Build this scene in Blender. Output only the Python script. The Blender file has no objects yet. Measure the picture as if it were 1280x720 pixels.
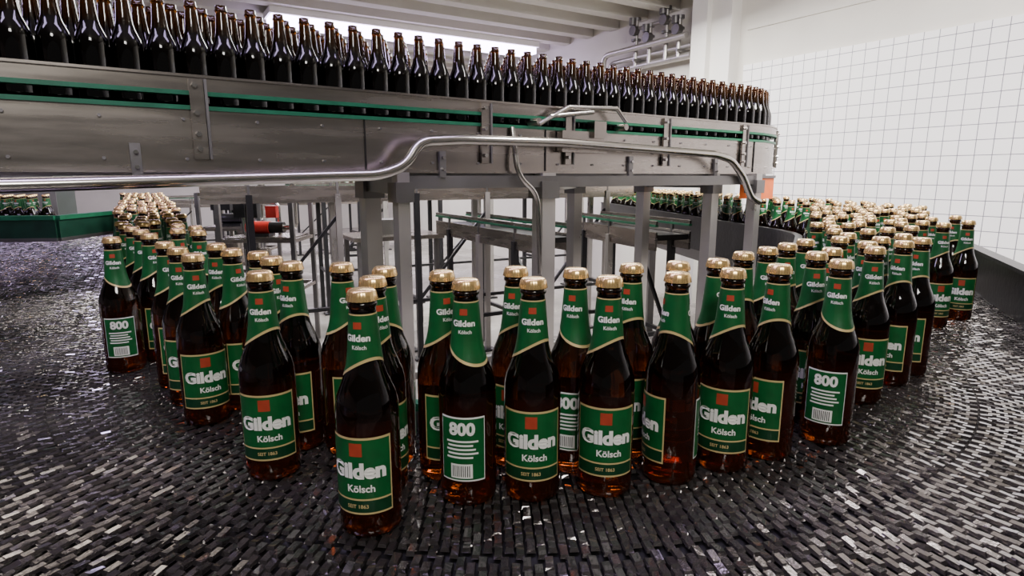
import bpy, math, random
from mathutils import Vector
random.seed(7)
Z0=1.24          # camera height above floor
TB=0.85          # belt surface height
W=(math.cos(math.radians(121.3)),math.sin(math.radians(121.3)))
N=(W[1],-W[0])
col=bpy.context.scene.collection

# ---------------------------------------------------------------- materials
def mat(name,color,rough=.5,metal=0.,noise=0.,nscale=20.,bump=0.,bscale=60.,trans=0.,coat=0.,ior=1.45,rvar=0.,stretch=None,emit=None,es=0.):
    m=bpy.data.materials.new(name);m.use_nodes=True
    nt=m.node_tree;b=nt.nodes['Principled BSDF']
    b.inputs['Base Color'].default_value=(*color,1)
    b.inputs['Roughness'].default_value=rough
    b.inputs['Metallic'].default_value=metal
    b.inputs['Transmission Weight'].default_value=trans
    b.inputs['Coat Weight'].default_value=coat
    b.inputs['Coat Roughness'].default_value=.04
    b.inputs['IOR'].default_value=ior
    if emit:
        b.inputs['Emission Color'].default_value=(*emit,1);b.inputs['Emission Strength'].default_value=es
    tc=nt.nodes.new('ShaderNodeTexCoord');mp=nt.nodes.new('ShaderNodeMapping')
    nt.links.new(tc.outputs['Object'],mp.inputs[0])
    if stretch: mp.inputs['Scale'].default_value=stretch
    if noise>0 or rvar>0:
        n=nt.nodes.new('ShaderNodeTexNoise');n.inputs['Scale'].default_value=nscale;n.inputs['Detail'].default_value=5
        nt.links.new(mp.outputs[0],n.inputs['Vector'])
        if noise>0:
            r=nt.nodes.new('ShaderNodeValToRGB')
            r.color_ramp.elements[0].position=.3;r.color_ramp.elements[1].position=.7
            r.color_ramp.elements[0].color=(*[max(0,x*(1-noise)) for x in color],1)
            r.color_ramp.elements[1].color=(*[min(1,x*(1+noise)) for x in color],1)
            nt.links.new(n.outputs[0],r.inputs[0]);nt.links.new(r.outputs[0],b.inputs['Base Color'])
        if rvar>0:
            mr=nt.nodes.new('ShaderNodeMapRange');mr.inputs[1].default_value=.3;mr.inputs[2].default_value=.7
            mr.inputs[3].default_value=max(.02,rough-rvar);mr.inputs[4].default_value=rough+rvar
            nt.links.new(n.outputs[0],mr.inputs[0]);nt.links.new(mr.outputs[0],b.inputs['Roughness'])
    if bump>0:
        n2=nt.nodes.new('ShaderNodeTexNoise');n2.inputs['Scale'].default_value=bscale;n2.inputs['Detail'].default_value=3
        nt.links.new(mp.outputs[0],n2.inputs['Vector'])
        bp=nt.nodes.new('ShaderNodeBump');bp.inputs['Strength'].default_value=bump;bp.inputs['Distance'].default_value=.01
        nt.links.new(n2.outputs[0],bp.inputs['Height']);nt.links.new(bp.outputs[0],b.inputs['Normal'])
    return m
M={}
M['steel']=mat('brushed_steel',(.38,.345,.31),.26,1.,.15,3,rvar=.05,stretch=(1,1,10))
M['steel_leg']=mat('square_tube_steel',(.46,.44,.41),.34,.75,.12,4,rvar=.08)
M['steel_dk']=mat('dull_steel',(.20,.195,.19),.38,.85,.15,5,rvar=.08)
M['tube']=mat('polished_tube_steel',(.5,.48,.45),.2,1.,.06,10)
M['black']=mat('black_painted_steel',(.012,.012,.013),.35,0,.3,12,.1,50)
M['greenp']=mat('green_plastic',(.008,.11,.05),.4,0,.2,15)
M['greend']=mat('dark_green_paint',(.006,.035,.02),.35,0,.3,10)
M['belt']=mat('wet_chain_belt',(.13,.118,.115),.12,.8,.45,4,.08,260,coat=1.,rvar=.09)
M['bed']=mat('conveyor_bed',(.005,.005,.005),.4,.1,.2,10)
M['label']=mat('label_green',(.003,.088,.020),.42,0,.15,60)
M['labeld']=mat('label_dark_green',(.002,.036,.012),.42,0,.1,60)
M['cream']=mat('label_cream_gold',(.58,.45,.20),.4,.1,.08,60)
M['white']=mat('label_white',(.80,.80,.76),.5,0,.03,60)
M['red']=mat('label_red',(.36,.045,.018),.5,0,.1,60)
M['cap']=mat('cap_gold',(.80,.56,.24),.26,.8,.10,90)
M['orange']=mat('orange_plastic',(.8,.16,.03),.45,0,.1,20)
M['redm']=mat('red_motor_paint',(.5,.03,.02),.4,0,.15,20)
M['floor']=mat('wet_concrete_floor',(.36,.34,.31),.22,0,.40,1.6,.15,14,rvar=.18)
M['plaster']=mat('white_plaster',(.70,.675,.61),.8,0,.04,3,.05,40)
M['pillar']=mat('pillar_paint',(.78,.76,.71),.7,0,.03,3)
M['ceil']=mat('ceiling_paint',(.54,.52,.465),.8,0,.04,3)
M['lamp']=mat('fluorescent_tube',(1,1,1),.5,emit=(.72,.58,1.0),es=20)

def glass(name,lo,hi,zs,tr,base_rough=.04):
    m=mat(name,lo,base_rough,trans=tr,ior=1.45)
    nt=m.node_tree;b=nt.nodes['Principled BSDF']
    tc=[n for n in nt.nodes if n.type=='TEX_COORD'][0]
    sp=nt.nodes.new('ShaderNodeSeparateXYZ');r=nt.nodes.new('ShaderNodeValToRGB')
    mr=nt.nodes.new('ShaderNodeMapRange');mr.inputs[1].default_value=0;mr.inputs[2].default_value=.27
    nt.links.new(tc.outputs['Object'],sp.inputs[0]);nt.links.new(sp.outputs[2],mr.inputs[0]);nt.links.new(mr.outputs[0],r.inputs[0])
    r.color_ramp.elements[0].position=zs-.08;r.color_ramp.elements[1].position=zs+.08
    r.color_ramp.elements[0].color=(*lo,1);r.color_ramp.elements[1].color=(*hi,1)
    nt.links.new(r.outputs[0],b.inputs['Base Color'])
    return m
M['glass']=glass('brown_glass_filled',(.18,.032,.004),(.012,.0035,.001),.46,.92)
M['glass2']=glass('brown_glass_empty',(.005,.0025,.0012),(.16,.058,.009),.77,.9)  # dark body, amber neck: backlight through the necks put into the colour

def tile_mat():
    m=mat('white_wall_tile',(.74,.74,.70),.3)
    nt=m.node_tree;b=nt.nodes['Principled BSDF']
    tc=[n for n in nt.nodes if n.type=='TEX_COORD'][0]
    sp=nt.nodes.new('ShaderNodeSeparateXYZ');cb=nt.nodes.new('ShaderNodeCombineXYZ')
    nt.links.new(tc.outputs['Object'],sp.inputs[0])
    nt.links.new(sp.outputs[0],cb.inputs[0]);nt.links.new(sp.outputs[2],cb.inputs[1])
    br=nt.nodes.new('ShaderNodeTexBrick');br.offset=0;br.squash=1
    br.inputs['Color1'].default_value=(.87,.855,.845,1);br.inputs['Color2'].default_value=(.85,.835,.825,1)
    br.inputs['Mortar'].default_value=(.16,.16,.19,1)
    br.inputs['Scale'].default_value=1;br.inputs['Brick Width'].default_value=.098;br.inputs['Row Height'].default_value=.098
    br.inputs['Mortar Size'].default_value=.0026;br.inputs['Mortar Smooth'].default_value=.1
    nt.links.new(cb.outputs[0],br.inputs['Vector']);nt.links.new(br.outputs['Color'],b.inputs['Base Color'])
    bp=nt.nodes.new('ShaderNodeBump');bp.inputs['Strength'].default_value=.3;bp.inputs['Distance'].default_value=.003;bp.invert=True
    nt.links.new(br.outputs['Fac'],bp.inputs['Height']);nt.links.new(bp.outputs[0],b.inputs['Normal'])
    return m
M['tile']=tile_mat()

# ---------------------------------------------------------------- mesh builder
class MB:
    def __init__(s): s.v=[];s.f=[];s.m=[];s.sm=[];s.mats=[]
    def mi(s,k):
        if k not in s.mats: s.mats.append(k)
        return s.mats.index(k)
    def add(s,vs,fs,k,smooth=False):
        o=len(s.v);s.v+=vs;i=s.mi(k)
        for f in fs: s.f.append([o+a for a in f]);s.m.append(i);s.sm.append(smooth)
    def box(s,c,size,k,rot=0.):
        x,y,z=size[0]/2,size[1]/2,size[2]/2;cr,sr=math.cos(rot),math.sin(rot);vs=[]
        for dz in(-z,z):
            for dx,dy in((-x,-y),(x,-y),(x,y),(-x,y)):
                vs.append((c[0]+dx*cr-dy*sr,c[1]+dx*sr+dy*cr,c[2]+dz))
        s.add(vs,[(3,2,1,0),(4,5,6,7),(0,1,5,4),(1,2,6,5),(2,3,7,6),(3,0,4,7)],k)
    def ring(s,p,q,r,n=10,k='steel',r2=None,smooth=True,sq=None):
        p=Vector(p);q=Vector(q);d=(q-p).normalized()
        up=Vector((0,0,1)) if abs(d.z)<.9 else Vector((0,1,0))
        a=d.cross(up).normalized();b=a.cross(d).normalized();r2=r if r2 is None else r2
        vs=[]
        for P,R in((p,r),(q,r2)):
            for i in range(n):
                t=2*math.pi*i/n;vs.append(tuple(P+a*math.cos(t)*R+b*math.sin(t)*R))
        s.add(vs,[(i,(i+1)%n,n+(i+1)%n,n+i) for i in range(n)],k,smooth)
        s.add(vs[:n],[tuple(range(n-1,-1,-1))],k);s.add(vs[n:],[tuple(range(n))],k)
    def beam(s,p,q,w,h,k):
        p=Vector(p);q=Vector(q);d=(q-p).normalized()
        up=Vector((0,0,1)) if abs(d.z)<.9 else Vector((W[0],W[1],0))
        a=d.cross(up).normalized();b=a.cross(d).normalized();vs=[]
        for P in(p,q):
            for i,j in((-1,-1),(1,-1),(1,1),(-1,1)): vs.append(tuple(P+a*i*w/2+b*j*h/2))
        s.add(vs,[(3,2,1,0),(4,5,6,7),(0,1,5,4),(1,2,6,5),(2,3,7,6),(3,0,4,7)],k)
    def tube(s,pts,r,k,n=12,rad=.05):
        P=[Vector(p) for p in pts];out=[P[0]]
        for i in range(1,len(P)-1):
            a=(P[i-1]-P[i]);b=(P[i+1]-P[i]);ra=min(rad,a.length*.45,b.length*.45)
            A=P[i]+a.normalized()*ra;B=P[i]+b.normalized()*ra
            for j in range(6):
                t=j/5;out.append(A*(1-t)**2+P[i]*2*t*(1-t)+B*t*t)
        out.append(P[-1]);vs=[];pa=None
        for i,p in enumerate(out):
            d=(out[min(i+1,len(out)-1)]-out[max(i-1,0)]).normalized()
            if pa is None:
                up=Vector((0,0,1)) if abs(d.z)<.9 else Vector((0,1,0));a=d.cross(up).normalized()
            else: a=(pa-d*pa.dot(d)).normalized()
            pa=a;b=a.cross(d)
            for j in range(n):
                t=2*math.pi*j/n;vs.append(tuple(p+a*math.cos(t)*r+b*math.sin(t)*r))
        m=len(out)
        s.add(vs,[(i*n+j,i*n+(j+1)%n,(i+1)*n+(j+1)%n,(i+1)*n+j) for i in range(m-1) for j in range(n)],k,True)
        s.add(vs[:n],[tuple(range(n))],k);s.add(vs[-n:],[tuple(range(n-1,-1,-1))],k)
    def lathe(s,prof,n,k,c=(0,0,0),smooth=True):
        vs=[];m=len(prof)
        for r,z in prof:
            for j in range(n):
                t=2*math.pi*j/n;vs.append((c[0]+r*math.cos(t),c[1]+r*math.sin(t),c[2]+z))
        s.add(vs,[(i*n+j,i*n+(j+1)%n,(i+1)*n+(j+1)%n,(i+1)*n+j) for i in range(m-1) for j in range(n)],k,smooth)
    def sweep(s,path,prof,t0,t1,k,smooth=False):
        ts=path.params(t0,t1);n=len(prof);vs=[]
        for t in ts:
            for o,z in prof:
                x,y,h=path.pt(t,o);vs.append((x,y,z))
        m=len(ts)
        s.add(vs,[(i*n+j,i*n+(j+1)%n,(i+1)*n+(j+1)%n,(i+1)*n+j) for i in range(m-1) for j in range(n)],k,smooth)
        s.add(vs[:n],[tuple(range(n-1,-1,-1))],k);s.add(vs[-n:],[tuple(range(n))],k)
    def rect(s,path,o0,o1,z0,z1,t0,t1,k):
        s.sweep(path,[(o0,z0),(o1,z0),(o1,z1),(o0,z1)],t0,t1,k)
    def mesh(s,name):
        me=bpy.data.meshes.new(name);me.from_pydata(s.v,[],s.f)
        for k in s.mats: me.materials.append(M[k])
        me.polygons.foreach_set('material_index',s.m);me.polygons.foreach_set('use_smooth',s.sm)
        me.update();return me
    def obj(s,name,parent=None):
        o=bpy.data.objects.new(name,s.mesh(name));col.objects.link(o)
        if parent: o.parent=parent
        return o

class Path:
    def __init__(s,x,y,h,segs):
        s.segs=[];t=0
        for sg in segs:
            if sg[0]=='L':
                s.segs.append(('L',t,t+sg[1],x,y,h,0));x+=sg[1]*math.cos(h);y+=sg[1]*math.sin(h);t+=sg[1]
            else:
                r,a=sg[1],sg[2];cx=x-r*math.sin(h);cy=y+r*math.cos(h)
                s.segs.append(('A',t,t+r*a,cx,cy,h,r));h+=a
                x=cx+r*math.sin(h);y=cy-r*math.cos(h);t+=r*a
        s.T=t
    def pt(s,t,o=0.):
        for sg in s.segs:
            if t<=sg[2]+1e-6: break
        if sg[0]=='L':
            d=t-sg[1];h=sg[5];x=sg[3]+d*math.cos(h)+o*math.sin(h);y=sg[4]+d*math.sin(h)-o*math.cos(h);return x,y,h
        h=sg[5]+(t-sg[1])/sg[6];R=sg[6]+o
        return sg[3]+R*math.sin(h),sg[4]-R*math.cos(h),h
    def params(s,t0,t1):
        out=[]
        for sg in s.segs:
            a,b=max(t0,sg[1]),min(t1,sg[2])
            if b-a<1e-5: continue
            n=max(1,int((b-a)/(.05 if sg[0]=='A' else 1.0)))
            out+=[a+(b-a)*i/n for i in range(n)]
            last=b
        return out+[last]
    def steps(s,o,pitch,t0=0,t1=1e9):
        out=[]
        for sg in s.segs:
            k=1 if sg[0]=='L' else (sg[6]+o)/sg[6]
            a,b=max(t0,sg[1]),min(t1,sg[2])
            if b<=a: continue
            n=max(1,round((b-a)*k/pitch))
            out+=[a+(b-a)*(i+.5)/n for i in range(n)]
        return out

# ---------------------------------------------------------------- lower accumulating conveyor
R0=.9;LA=5.2
hd=math.atan2(-W[1],-W[0])
C=(0,1.55)
sx=C[0]-N[0]*R0+W[0]*LA;sy=C[1]-N[1]*R0+W[1]*LA
low=Path(sx,sy,hd,[('L',LA),('A',R0,math.radians(122.5)),('L',1.36),('A',R0,math.radians(33.5)),('L',3.0)])
tA=LA;tB=LA+R0*math.radians(122.5);tC=tB+1.36;tD=tC+R0*math.radians(33.5);tE=low.T
def o(r): return r-R0

def bricks(mb,pathf,steps_f,offs,wid,pitch):
    for li,of in enumerate(offs):
        ts=steps_f(of)
        for i,t in enumerate(ts):
            sh=(.5 if i%2 else 0)*wid
            x,y,h=pathf(t,of+sh-wid*.25)
            ch,shn=math.cos(h),math.sin(h)
            a=random.gauss(0,.075);b=random.gauss(0,.075)
            L=pitch*.45;Wd=wid*.465;vs=[]
            for f,z in((1,TB-.004),(.78,TB)):
                for u,v in((-1,-1),(1,-1),(1,1),(-1,1)):
                    lx=u*L*f;ly=v*Wd*f
                    vs.append((x+lx*ch-ly*shn,y+lx*shn+ly*ch,z+(a*lx+b*ly if f<1 else 0)-.0003))
            mb.add(vs,[(4,5,6,7),(0,1,5,4),(1,2,6,5),(2,3,7,6),(3,0,4,7)],'belt')
mb=MB()
mb.rect(low,o(.66),o(1.235),TB-.05,TB-.008,0,tE,'bed')
wid=.021;PI=.0115;lanes=[]
r=.685
k=0
while r<1.225:
    lanes.append(o(r));r+=wid*1.02;k+=1
    if k%7==0: r+=.008
bricks(mb,low.pt,lambda of:low.steps(of,PI,1.4),lanes,wid,PI)
# guards
mb.rect(low,o(.650),o(.662),TB-.06,TB+.022,0,tB+.3,'steel_dk')
mb.rect(low,o(.646),o(.666),TB+.022,TB+.034,0,tB+.3,'greenp')
mb.rect(low,o(.645),o(.662),TB-.06,TB+.13,tB+.3,tE,'black')
mb.rect(low,o(.640),o(.668),TB+.13,TB+.142,tB+.3,tE,'black')
mb.rect(low,o(1.215),o(1.235),TB-.10,TB+.13,tA+R0*1.35,tE,'black')
mb.rect(low,o(1.205),o(1.245),TB+.13,TB+.142,tA+R0*1.35,tE,'black')
mb.rect(low,o(.70),o(.74),TB-.14,TB-.05,0,tE,'steel_dk')
mb.rect(low,o(1.12),o(1.16),TB-.14,TB-.05,0,tE,'steel_dk')
for t in (.6,2.2,3.8,5.3,6.0,6.7,7.6,8.6,9.6,10.8):
    for rr in (.72,1.14):
        x,y,h=low.pt(min(t,tE-.1),o(rr));mb.box((x,y,(TB-.10)/2),(.05,.05,TB-.10),'steel_dk',h)
        mb.box((x,y,.01),(.1,.1,.02),'steel_dk',h)
mb.obj('bottle_conveyor')

# wide left accumulation table (straight lanes)
mb=MB()
side=Path(C[0]+W[0]*4.1,C[1]+W[1]*4.1,hd,[('L',5.3)])
lanes=[];r=1.255;k=0
while r<2.9:
    lanes.append(r);r+=wid*1.02;k+=1
    if k%7==0:r+=.008
bricks(mb,side.pt,lambda of:side.steps(of,.0135),lanes,wid,.0135)
mb.rect(side,1.237,2.95,TB-.05,TB-.008,0,5.3,'bed')
mb.rect(side,2.95,2.965,TB-.1,TB+.03,0,5.3,'steel_dk')
mb.rect(side,1.3,1.34,TB-.14,TB-.05,0,5.3,'steel_dk')
mb.rect(side,2.8,2.84,TB-.14,TB-.05,0,5.3,'steel_dk')
for t in (.3,2,3.7,5.2):
    for rr in (1.32,2.82):
        x,y,h=side.pt(t,rr);mb.box((x,y,(TB-.10)/2),(.05,.05,TB-.10),'steel_dk',h)
mb.obj('accumulation_table')

# ---------------------------------------------------------------- bottles
S=.27/.259
prof=[(.001,.003),(.024,.002),(.030,0),(.0335,.003),(.0348,.009),(.0348,.128),(.0342,.139),(.0318,.150),(.0272,.161),(.0226,.172),(.0198,.182),(.0179,.195),(.0164,.212),(.0151,.228),(.0143,.238),(.0140,.2425),(.0154,.2435),(.0159,.2455),(.0154,.2475),(.0138,.2485),(.0137,.258)]
prof=[(r,z*S) for r,z in prof]
def rad(z):
    for (r0,z0),(r1,z1) in zip(prof[4:],prof[5:]):
        if z0<=z<=z1: return r0+(r1-r0)*(z-z0)/(z1-z0)
    return prof[-1][0]
def patch(mb,z0,z1,a0,a1,off,k,nz=1,na=20,low_f=None):
    vs=[]
    for i in range(nz+1):
        for j in range(na+1):
            a=a0+(a1-a0)*j/na
            zl=z0+(low_f(a) if low_f else 0);z=zl+(z1-zl)*i/nz
            R=rad(z)+off;vs.append((R*math.sin(a),-R*math.cos(a),z))
    mb.add(vs,[(i*(na+1)+j,i*(na+1)+j+1,(i+1)*(na+1)+j+1,(i+1)*(na+1)+j) for i in range(nz) for j in range(na)],k,True)
def text(mb,s,size,zc,ac,off,k,bold=.0,shear=0,sx=1.):
    cu=bpy.data.curves.new('t','FONT');cu.body=s;cu.size=size;cu.align_x='CENTER';cu.align_y='CENTER';cu.offset=bold;cu.shear=shear;cu.resolution_u=3
    ob=bpy.data.objects.new('t',cu);col.objects.link(ob)
    bpy.context.view_layer.update()
    me=ob.evaluated_get(bpy.context.evaluated_depsgraph_get()).to_mesh()
    vs=[]
    for v in me.vertices:
        z=zc+v.co.y;R=rad(z)+off;a=ac+v.co.x*sx/R;vs.append((R*math.sin(a),-R*math.cos(a),z))
    mb.add(vs,[tuple(p.vertices) for p in me.polygons],k)
    ob.to_mesh_clear();bpy.data.objects.remove(ob)
def bottle_mesh(name,full=True):
    mb=MB();g='glass' if full else 'glass2'
    if full:
        mb.lathe(prof,32,g);mb.lathe([(.0137,.258*S),(.0001,.258*S)],32,g)
        mb.lathe([(.0001,.003*S),(.001,.003*S)],32,g)
        # crown cap
        n=63;vs=[];rings=[(.0166,.2495,1),(.0160,.2535,.7),(.0150,.2585,.15),(.0128,.2605,0),(.0001,.2608,0)]
        for R,z,fl in rings:
            for j in range(n):
                t=2*math.pi*j/n;rr=R+(.0007*fl if j%3==0 else -.0003*fl);vs.append((rr*math.cos(t),rr*math.sin(t),z*S))
        mb.add(vs,[(i*n+j,i*n+(j+1)%n,(i+1)*n+(j+1)%n,(i+1)*n+j) for i in range(len(rings)-1) for j in range(n)],'cap',True)
        # neck label with slanted sash edge
        lf=lambda a:.013*math.cos(a-.9)
        zt=.236*S;zb=.180*S
        patch(mb,zb-.0035,zt+.001,-math.pi,math.pi,.00035,'cream',8,36,lf)
        patch(mb,zb,zt-.0005,-math.pi,math.pi,.0006,'label',8,36,lf)
        for A0 in (0,math.pi):
            text(mb,'Gilden',.0098,.2125*S,A0,.0011,'white',.0004,0,1.1)
            text(mb,'Kölsch',.006,.203*S,A0+.1,.0011,'white',.0001)
            patch(mb,.222*S,.229*S,A0-.28,A0+.28,.0009,'red',1,4)
        # front label
        A=1.12
        patch(mb,.030,.118,-A,A,.00035,'cream',1,24)
        patch(mb,.0325,.1155,-A+.05,A-.05,.0006,'label',1,24)
        patch(mb,.0325,.046,-A+.05,A-.05,.0008,'labeld',1,24)
        patch(mb,.0465,.0485,-A+.05,A-.05,.0009,'cream',1,24)
        patch(mb,.097,.112,-.20,.20,.0009,'red',1,6)
        text(mb,'Gilden',.0235,.080,0,.0013,'white',.0012,0,1.05)
        text(mb,'Kölsch',.0115,.0600,.12,.0013,'white',.0003)
        text(mb,'SEIT 1863',.006,.0395,0,.0012,'cream',.0001)
        # back label
        B=math.pi
        patch(mb,.034,.114,B-.8,B+.8,.00035,'white',1,20)
        patch(mb,.036,.112,B-.77,B+.77,.0006,'label',1,20)
        text(mb,'800',.021,.099,B,.0012,'white',.0009)
        for i in range(5): patch(mb,.083-.005*i,.0853-.005*i,B-.55+.05*(i%2),B+.55-.09*((i*2)%3),.0009,'white',1,8)
        patch(mb,.038,.056,B-.4,B+.35,.0009,'white',1,8)
        for i in range(9): patch(mb,.040,.054,B-.33+.07*i,B-.33+.07*i+.028,.0012,'bed',1,1)
    else:
        mb.lathe([(r,z) for r,z in prof],20,g)
        mb.lathe([(.0137,.258*S),(.0095,.2585*S),(.0095,.243*S),(.012,.20*S),(.0001,.197*S)],20,g)
        mb.lathe([(.0001,.003),(.001,.003)],20,g)
    return mb.mesh(name)
BM=bottle_mesh('beer_bottle_mesh');UM=bottle_mesh('amber_bottle_mesh',False)

pos="-791,1182 -901,1425 -761,1257 -636,1095 -565,1008 -496,925 -529,1069 -465,989 -405,951 -320,751 -359,889 -311,836 -236,822 -160,627 -169,785 -167,709 -89,752 -54,691 5,785 25,698 83,771 117,709 164,814 207,739 234,836 299,863 288,771 367,944 364,807 432,1008 493,1069 483,944 535,997 558,1137 473,853 652,1095 729,1182 709,1265 815,1247 799,1166 878,1403 963,1448 1111,1547 1237,1630 807,1360 1019,1574 1345,1827 1224,1757"
P=[tuple(float(q)/1000 for q in p.split(',')) for p in pos.split()]
rots=[172,10,25,20,-5,5,-20,30,-20,-12,30,-35,30,-24,-60,25,20,168,-20,-2,165,2,-20,-75,15,50,-5,-30,-35,20,10,10,-20,30,172,-12,10,20,15,-25,20,-10,20,5,30,15,-20,20]
for i,(x,y) in enumerate(P):
    ob=bpy.data.objects.new('beer_bottle',BM);col.objects.link(ob)
    ob.location=(x,y,TB);ob.rotation_euler=(0,0,math.radians(rots[i%len(rots)])-math.atan2(x,y))
# stream of packed bottles
stream=bpy.data.objects.new('beer_bottle_stream',None);col.objects.link(stream)
def lim(t):
    if t<tA: s=tA-t;return .86+.02*s
    if t<tB: return 0.85 if t>tA+1.3 else 0
    if t<tC: return .90+.18*(t-tB)/1.36
    return 1.12
cnt=0
tt=1.4
row=0
while tt<tE-.05:
    if not(tA-.17<tt<tA+1.3):
        r=.70+(.0352 if row%2 else 0)+random.uniform(0,.012)
        while r<lim(tt):
            t2=tt+random.uniform(-.012,.012)
            x,y,h=low.pt(t2,o(r)+random.uniform(-.004,.004))
            drop=random.random()<(.12 if tt<tA else .05)
            if not drop and all((x-a)**2+(y-b)**2>.0703**2 for a,b in P[-160:]+P[:48]):
                P.append((x,y));ob=bpy.data.objects.new('bottle_%d'%cnt,BM);col.objects.link(ob);ob.parent=stream
                ob.location=(x,y,TB);ob.rotation_euler=(0,0,random.choice([0,0,3.1,0.3])+random.uniform(-.6,.6)-math.atan2(x,y));cnt+=1
            r+=.0735
    tt+=.067 if tt<tA or tt>tB else .03
    row+=1

# ---------------------------------------------------------------- upper conveyor
EX=1.362
ua=math.radians(36.1)
up=Path(-2.0-EX*math.cos(ua),.63-EX*math.sin(ua),ua,[('L',3.88+EX),('A',.7,math.radians(85)),('L',2.2)])
UE=up.T
mb=MB()
for base,sg in((0,1),(-.50,-1)):
    def rr(o0,o1,z0,z1,k,t0=0,t1=UE): mb.rect(up,*sorted((base+sg*o0,base+sg*o1)),Z0+z0,Z0+z1,t0,t1,k)
    rr(-.010,0,.015,.158,'steel');rr(-.06,.004,.008,.016,'steel')
    rr(-.012,.006,.158,.168,'greenp')
    rr(-.012,.004,.202,.238,'steel');rr(-.02,.009,.192,.202,'greenp');rr(-.014,.010,.234,.240,'steel')
mb.rect(up,-.48,-.02,Z0+.10,Z0+.155,0,UE,'bed')
for k in range(5): mb.rect(up,-.475+.091*k,-.475+.091*k+.087,Z0+.155,Z0+.17,0,UE,'belt')
mb.rect(up,-.47,-.03,Z0+.0,Z0+.02,0,UE,'steel_dk')
for t in (.75,1.52,2.36,2.72,3.25,3.8,4.3,4.8):
    t+=EX
    x,y,h=up.pt(t,.009);mb.box((x,y,Z0+.135),(.032,.010,.19),'steel',h)
    x,y,h=up.pt(t+.02,.009);mb.box((x,y,Z0+.135),(.006,.022,.19),'steel_dk',h)
    for z in (.065,.10,.15,.215):
        a=up.pt(t-.004,.014);b=up.pt(t-.004,.024);mb.ring((a[0],a[1],Z0+z),(b[0],b[1],Z0+z),.0065,6,'tube',smooth=False)
for t in (1.38,2.2,3.05,3.6):
    t+=EX
    x,y,h=up.pt(t,.006);mb.box((x,y,Z0+.035),(.022,.010,.08),'steel_dk',h)
    for z in (.02,.055):
        a=up.pt(t,.010);b=up.pt(t,.020);mb.ring((a[0],a[1],Z0+z),(b[0],b[1],Z0+z),.005,6,'tube',smooth=False)
for i in range(42):
    t=.3+i*.17
    if t>UE: break
    for z in (.04,.135):
        a=up.pt(t,-.002);b=up.pt(t,.006);mb.ring((a[0],a[1],Z0+z),(b[0],b[1],Z0+z),.004,6,'steel_dk',smooth=False)
for t in (1.95,2.62,3.9):
    x,y,h=up.pt(t+EX,.001);mb.box((x,y,Z0+.087),(.003,.006,.143),'bed',h)
x,y,h=up.pt(2.78+EX,.02);mb.box((x,y,Z0+.12),(.22,.03,.075),'steel',h)
x,y,h=up.pt(2.84+EX,.03);mb.box((x,y,Z0+.165),(.06,.04,.06),'steel',h)
for (ta,za,tb,zb) in ((2.55,.17,2.68,.235),(2.68,.235,2.92,.245),(2.92,.245,2.97,.20),(2.60,.20,2.80,.225)):
    a=up.pt(ta+EX,.05);b=up.pt(tb+EX,.05);mb.tube([(a[0],a[1],Z0+za),(b[0],b[1],Z0+zb)],.008,'tube',8)
for t in(2.55,2.97):
    a=up.pt(t+EX,0);b=up.pt(t+EX,.055);mb.ring((a[0],a[1],Z0+.18),(b[0],b[1],Z0+.18),.012,10,'steel')
legs=[(-.34,1.80+.06,.04),(.115,2.19,.06),(.914,2.79,.05),(1.14,2.86,.045),(-.52,2.22,.06),(.293,2.83,.05),(.667,3.08,.05)]
ang=ua
for x,y,w in legs:
    mb.box((x,y,(Z0+.01)/2),(w,w,Z0+.01),'steel_leg',ang);mb.box((x,y,.012),(w*2,w*2,.024),'steel_dk',ang)
    mb.box((x,y,Z0-.05),(w+.02,w+.02,.06),'steel_dk',ang)
mb.beam((-.34,1.86,Z0-.03),(-.52,2.22,Z0-.03),.04,.05,'steel_dk')
mb.beam((.115,2.19,Z0-.03),(.293,2.83,Z0-.03),.04,.05,'steel_dk')
mb.beam((.914,2.79,Z0-.03),(.667,3.08,Z0-.03),.04,.05,'steel_dk')
mb.beam((-.34,1.86,Z0-.02),(1.14,2.86,Z0-.02),.03,.04,'steel_dk')
mb.beam((-.52,2.22,.45),(.293,2.83,.45),.03,.03,'steel_dk')
for t in (-.08,-.42):
    x,y,h=up.pt(0.05,t);mb.box((x,y,(Z0+.01)/2),(.05,.05,Z0+.01),'steel_dk',h)
mb.tube([(.0,2.08,Z0+.16),(.02,2.06,Z0+.0),(.09,2.12,Z0-.06),(.10,2.14,Z0-.35)],.009,'tube',8)
mb.obj('overhead_conveyor')
mb=MB()
hp=[(-1.6,.82,Z0-.02),(-1.037,1.233,Z0-.02),(-.37,1.72,Z0+.002),(-.304,1.768,Z0+.03),(-.268,1.795,Z0+.098),(-.16,1.87,Z0+.108),(.164,2.11,Z0+.112),(.87,2.63,Z0+.09),(.96,2.69,Z0+.07),(1.04,2.75,Z0+.0),(1.10,2.79,Z0-.10),(1.15,2.82,Z0-.12)]
mb.tube(hp,.0155,'tube',14,.035)
for t,z in ((.9,-.02),(2.75,.105),(3.5,.10)):
    a=up.pt(t+EX,0);b=up.pt(t+EX,.085)
    mb.ring((a[0],a[1],Z0+z+(.04 if z<0 else 0)),(b[0],b[1],Z0+z+(.005 if z<0 else 0)),.008,8,'steel')
mb.obj('guide_pipe')
ub=bpy.data.objects.new('amber_bottle_row',None);col.objects.link(ub)
cnt=0
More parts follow.
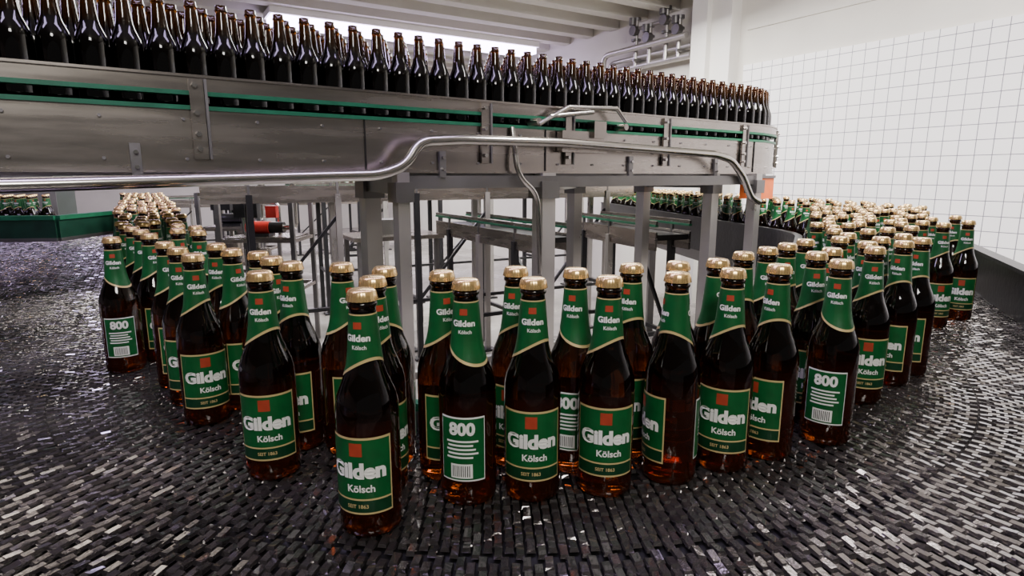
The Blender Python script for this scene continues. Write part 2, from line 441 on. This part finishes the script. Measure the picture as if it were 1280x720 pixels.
for k in range(6):
    of=-.058-k*.0605
    for i,t in enumerate(up.steps(of,.0705,.9,UE-.4)):
        tt=t+(.035 if k%2 else 0)+random.uniform(-.002,.002)
        if tt>UE: continue
        x,y,h=up.pt(tt,of+random.uniform(-.002,.002))
        ob=bpy.data.objects.new('bottle_%d'%cnt,UM);col.objects.link(ob);ob.parent=ub
        ob.location=(x,y,Z0+.17);ob.rotation_euler=(0,0,random.uniform(0,6.28));ob.scale=(.97,.97,.935);cnt+=1

# ---------------------------------------------------------------- sensor hood
mb=MB();mb.box((1.20,2.985,Z0-.06),(.13,.10,.10),'orange',ang);mb.box((1.20,2.985,Z0-.005),(.14,.11,.012),'steel_dk',ang)
mb.obj('orange_sensor_box')

# ---------------------------------------------------------------- green guarded infeed at far left
g=MB()
x0,y0=-2.74,3.62
dx,dy=math.cos(.12),math.sin(.12)
def gp(u,v): return (x0-u*dx,y0-u*dy+v)
for (u0,v0,u1,v1) in ((0,0,1.3,0),(0,0,0,.8),(1.3,0,1.3,.8)):
    a=gp(u0,v0);b=gp(u1,v1)
    g.beam((a[0],a[1],TB+.075),(b[0],b[1],TB+.075),.03,.11,'greend')
    g.beam((a[0],a[1],TB+.142),(b[0],b[1],TB+.142),.05,.025,'greenp')
    g.beam((a[0],a[1],TB+.011),(b[0],b[1],TB+.011),.036,.02,'steel_dk')
g.obj('green_guard_rail')
e=bpy.data.objects.new('bottle_group',None);col.objects.link(e)
c=0
for i in range(7):
    for j in range(4):
        x,y=gp(.28+.072*i+(.036 if j%2 else 0),.2+.066*j)
        ob=bpy.data.objects.new('bottle_%d'%c,BM);col.objects.link(ob);ob.parent=e;ob.location=(x,y,TB);ob.rotation_euler=(0,0,random.uniform(0,6));c+=1

# ---------------------------------------------------------------- background conveyors / machines
def bgconv(name,p,q,top,width,n,braces=True,guard=True,k='steel'):
    mb=MB();p=Vector((*p,0));q=Vector((*q,0));L=(q-p).length;d=(q-p)/L;nn=Vector((-d.y,d.x,0))
    for sgn in(0,1):
        off=nn*width*sgn
        a=p+off;b=q+off
        mb.beam((a.x,a.y,top-.05),(b.x,b.y,top-.05),.012,.10,k)
        if guard:
            mb.beam((a.x,a.y,top+.05),(b.x,b.y,top+.05),.012,.02,k)
            mb.beam((a.x,a.y,top+.035),(b.x,b.y,top+.035),.02,.012,'greenp')
        for i in range(n):
            t=(i+.5)/n;c=a+(b-a)*t
            mb.box((c.x,c.y,(top-.05)/2),(.035,.035,top-.05),'steel_leg' if i%2 else 'black',math.atan2(d.y,d.x))
            mb.box((c.x,c.y,.008),(.09,.09,.016),'black',math.atan2(d.y,d.x))
            mb.beam((c.x,c.y,top-.06),(c.x,c.y,top+.05),.014,.014,'steel_dk')
    c1=p+nn*width/2;c2=q+nn*width/2
    mb.beam((c1.x,c1.y,top-.03),(c2.x,c2.y,top-.03),width-.03,.03,'bed')
    for i in range(n):
        t=(i+.5)/n;a=p+(q-p)*t;b=a+nn*width
        mb.beam((a.x,a.y,top*.35),(b.x,b.y,top*.35),.025,.025,'black')
        if braces and i<n-1:
            t2=(i+1.5)/n;c=p+(q-p)*t2
            if i%2==0:
                mb.beam((a.x,a.y,top*.35),(c.x,c.y,top*.85),.018,.018,'black')
            mb.beam((a.x,a.y,top*.35),(c.x,c.y,top*.35),.022,.022,'black')
    return mb.obj(name)
bgconv('background_conveyor',(-1.75,3.4),(.95,4.75),Z0-.06,.22,6)
bgconv('background_conveyor',(-1.9,5.2),(1.0,6.7),Z0-.12,.3,6)
bgconv('background_conveyor',(.35,3.45),(-.35,5.4-.75),Z0-.33,.25,3,True,True)
bgconv('background_conveyor',(.98,3.3),(.62,4.2),Z0-.30,.22,3,True,True)
bgconv('background_conveyor',(-1.4,6.5),(-1.9,8.0),Z0-.2,.5,3,True,True)
bgconv('background_conveyor',(-5.2,8.3),(-1.9,10.3),Z0-.35,.5,8,True,True)
e=bpy.data.objects.new('distant_bottle_row',None);col.objects.link(e)
for i in range(40):
    for j in range(2):
        t=.03+i*.0235;x=-1.9+2.9*t-.46*(.08+.1*j);y=5.2+1.5*t+.89*(.08+.1*j)
        ob=bpy.data.objects.new('bottle_%d'%(i*2+j),BM);col.objects.link(ob);ob.parent=e;ob.location=(x,y,Z0-.135);ob.rotation_euler=(0,0,random.uniform(0,6))

# process skid at left-centre
def skid(cx,cy,s):
    mb=MB()
    for dx_ in(-.25,.25):
        for dy_ in(-.2,.2):
            mb.box((cx+dx_,cy+dy_,.55),(.03,.03,1.1),'steel_dk')
    for z in(.45,.8,1.09):
        for dx_ in(-.25,.25): mb.beam((cx+dx_,cy-.2,z),(cx+dx_,cy+.2,z),.025,.025,'steel')
        for dy_ in(-.2,.2): mb.beam((cx-.25,cy+dy_,z),(cx+.25,cy+dy_,z),.025,.025,'steel')
    mb.box((cx,cy,.81),(.46,.36,.02),'steel')
    mb.ring((cx-.12,cy-.05,.88),(cx+.04,cy-.05,.88),.045,14,s);mb.ring((cx+.04,cy-.05,.88),(cx+.14,cy-.05,.88),.04,12,'black')
    mb.box((cx-.03,cy-.05,.83),(.16,.12,.02),'black')
    mb.tube([(cx+.14,cy-.05,.88),(cx+.22,cy-.05,.88),(cx+.22,cy-.05,1.1),(cx+.22,cy-.05,1.3)],.02,'tube',10)
    mb.tube([(cx-.2,cy+.1,.82),(cx-.2,cy+.1,1.05),(cx+.05,cy+.1,1.05),(cx+.05,cy+.1,.82)],.016,'tube',10)
    mb.box((cx-.05,cy-.2,1.02),(.16,.06,.12),'black');mb.box((cx+.12,cy-.2,1.0),(.07,.05,.08),s)
    mb.ring((cx-.1,cy+.05,.46),(cx-.1,cy+.05,.72),.09,16,'steel')
    mb.tube([(cx-.1,cy+.05,.72),(cx-.1,cy+.05,.79)],.02,'tube',8)
    mb.obj('pump_skid')
skid(-1.75,4.3,'redm');skid(-2.35,5.2,'black');skid(-2.9,6.6,'black')
mb=MB();mb.box((-.95,4.7,.78),(.7,.5,.03),'steel',.5)
for a,b in((-.3,-.2),(.3,-.2),(.3,.2),(-.3,.2)):
    x=-.95+a*math.cos(.5)-b*math.sin(.5);y=4.7+a*math.sin(.5)+b*math.cos(.5);mb.box((x,y,.385),(.035,.035,.77),'steel_dk',.5)
mb.beam((-1.2,4.45,.25),(-.7,4.72,.25),.03,.03,'steel_dk');mb.box((-.95,4.7,.85),(.25,.2,.12),'steel_dk',.5)
mb.obj('steel_work_table')

# ---------------------------------------------------------------- room shell
RA=math.radians(121.3)
def room_box(name,a0,a1,b0,b1,z0,z1,k):
    mb=MB();mb.box(((a0+a1)/2,-(b0+b1)/2,(z0+z1)/2),(a1-a0,b1-b0,z1-z0),k)
    ob=mb.obj(name);ob.rotation_euler=(0,0,RA);return ob
BW=4.70;AE=14.5;CZ=Z0+1.72
room_box('floor',-5,AE+.2,-8,BW+.25,-.1,0,'floor')
room_box('wall_right',-5,AE,BW,BW+.2,0,CZ,'plaster')
room_box('wall_tiling',-5,3.72,BW-.03,BW,0,Z0+.965,'tile')
room_box('trim_1',-5,3.72,BW-.015,BW,Z0+1.26,Z0+1.30,'plaster')
room_box('wall_back',AE,AE+.2,-8,BW+.2,0,CZ,'plaster')
room_box('wall_left',-5,AE,-8,-7.8,0,CZ,'plaster')
room_box('ceiling',-5,AE+.2,-8,BW+.2,CZ,CZ+.15,'ceil')
ribs=MB()
a=1.0
while a<AE-.2:
    ribs.box((a,-(-8+BW)/2,CZ-.06),(.14,BW+8-.02,.12),'ceil');a+=.45
rb=ribs.obj('ceiling_beams');rb.rotation_euler=(0,0,RA)
room_box('pillar',3.80,4.06,BW-.13,BW,0,CZ,'pillar')
room_box('pillar_casing',4.02,4.20,BW-.19,BW-.13,0,CZ,'pillar')
# invented machine-like dark block, far left, added to dim belt reflections
mb=MB()
mb.box((7.6,2.9,1.15),(2.8,4.4,2.1),'greend')
mb.box((7.6,2.9,.05),(2.7,4.3,.1),'black');mb.box((7.6,2.9,2.25),(2.5,4.1,.1),'steel_dk')
for i in range(5):
    y=1.0+i*.9;mb.box((6.19,y,1.1),(.03,.78,1.5),'steel_dk');mb.box((6.17,y,1.45),(.02,.5,.3),'black');mb.box((6.165,y+.3,1.1),(.03,.03,.2),'tube')
mb.tube([(6.12,.8,1.98),(6.12,5.0,1.98)],.04,'tube',10)
ob=mb.obj('bottle_washing_machine');ob.rotation_euler=(0,0,RA)

def R2(a,b,z): return (a*W[0]+b*N[0],a*W[1]+b*N[1],z)
for i,(a,b0,b1) in enumerate(((6.6,1.2,4.3),(10.6,-1.0,3),(4.6,-4.2,-1.2),(1.2,-1.5,1.5))):
    lm=MB();lm.box((a,-(b0+b1)/2,CZ-.15),(.34,b1-b0,.06),'pillar');lm.box((a,-(b0+b1)/2,CZ-.215),(.26,b1-b0-.04,.075),'lamp')
    ob=lm.obj('ceiling_lamp');ob.rotation_euler=(0,0,RA)
mb=MB()
a0=4.25
for z,b,r in((1.13,.12,.035),(1.22,.12,.025),(1.30,.2,.03)):
    mb.tube([R2(a0,BW-b,Z0+z),R2(a0+1.2,BW-b,Z0+z),R2(a0+1.2,BW-b,Z0+.2)],r,'steel_leg',12,.1)
for a_,zt in((.15,1.5),(.32,1.62),(.55,1.5),(.75,1.6)):
    a_+=a0
    mb.tube([R2(a_,BW-.14,Z0+1.13),R2(a_,BW-.14,Z0+zt)],.022,'steel_leg',10)
    p=R2(a_,BW-.2,Z0+zt-.12);mb.ring(p,R2(a_,BW-.14,Z0+zt-.12),.05,12,'steel_dk');mb.ring((p[0],p[1],p[2]+.05),(p[0],p[1],p[2]+.12),.035,12,'steel_dk')
    mb.ring(R2(a_,BW-.14,Z0+zt-.02),R2(a_,BW-.14,Z0+zt+.01),.045,12,'steel_dk')
    mb.ring(R2(a_,BW-.14,Z0+1.38),R2(a_,BW-.14,Z0+1.40),.05,12,'steel_dk')
mb.tube([R2(a0+.15,BW-.14,Z0+1.5),R2(a0+.75,BW-.14,Z0+1.5)],.02,'steel_leg',10)
for a_ in(.1,.7): mb.ring(R2(a0+a_,BW,Z0+1.18),R2(a0+a_,BW-.22,Z0+1.18),.015,8,'steel_dk')
mb.obj('wall_pipework')

# ---------------------------------------------------------------- lights / world / camera
def area(name,loc,target,size,sy,en,color):
    l=bpy.data.lights.new(name,'AREA');l.shape='RECTANGLE';l.size=size;l.size_y=sy;l.energy=en;l.color=color
    ob=bpy.data.objects.new(name,l);col.objects.link(ob);ob.location=loc
    ob.rotation_euler=(Vector(target)-Vector(loc)).to_track_quat('-Z','Y').to_euler()
area('lamp_back',(.0,4.8,CZ-.25),(0,4.6,0),3,1.6,300,(1,.97,.94))
area('lamp_far',(-3.0,9.5,CZ-.25),(-3,9.4,0),3,2,200,(1,.97,.94))
area('lamp_right',(1.5,2.0,CZ-.2),(2.6,3.2,.8),1.0,.6,165,(1,.95,.95))  # added fill light, brightens the right wall; no fixture there
area('lamp_front',(.3,-1.1,2.7),(.1,1.3,.9),.8,.4,44,(1,.96,.90))
w=bpy.data.worlds.new('World');bpy.context.scene.world=w;w.use_nodes=True
w.node_tree.nodes['Background'].inputs[0].default_value=(.85,.82,.8,1);w.node_tree.nodes['Background'].inputs[1].default_value=.15
cam=bpy.data.cameras.new('Camera');co=bpy.data.objects.new('Camera',cam);col.objects.link(co)
co.location=(0,0,Z0);co.rotation_euler=(math.radians(90-10.6),0,0);cam.lens=36*750/1280;cam.clip_start=.02
bpy.context.scene.camera=co
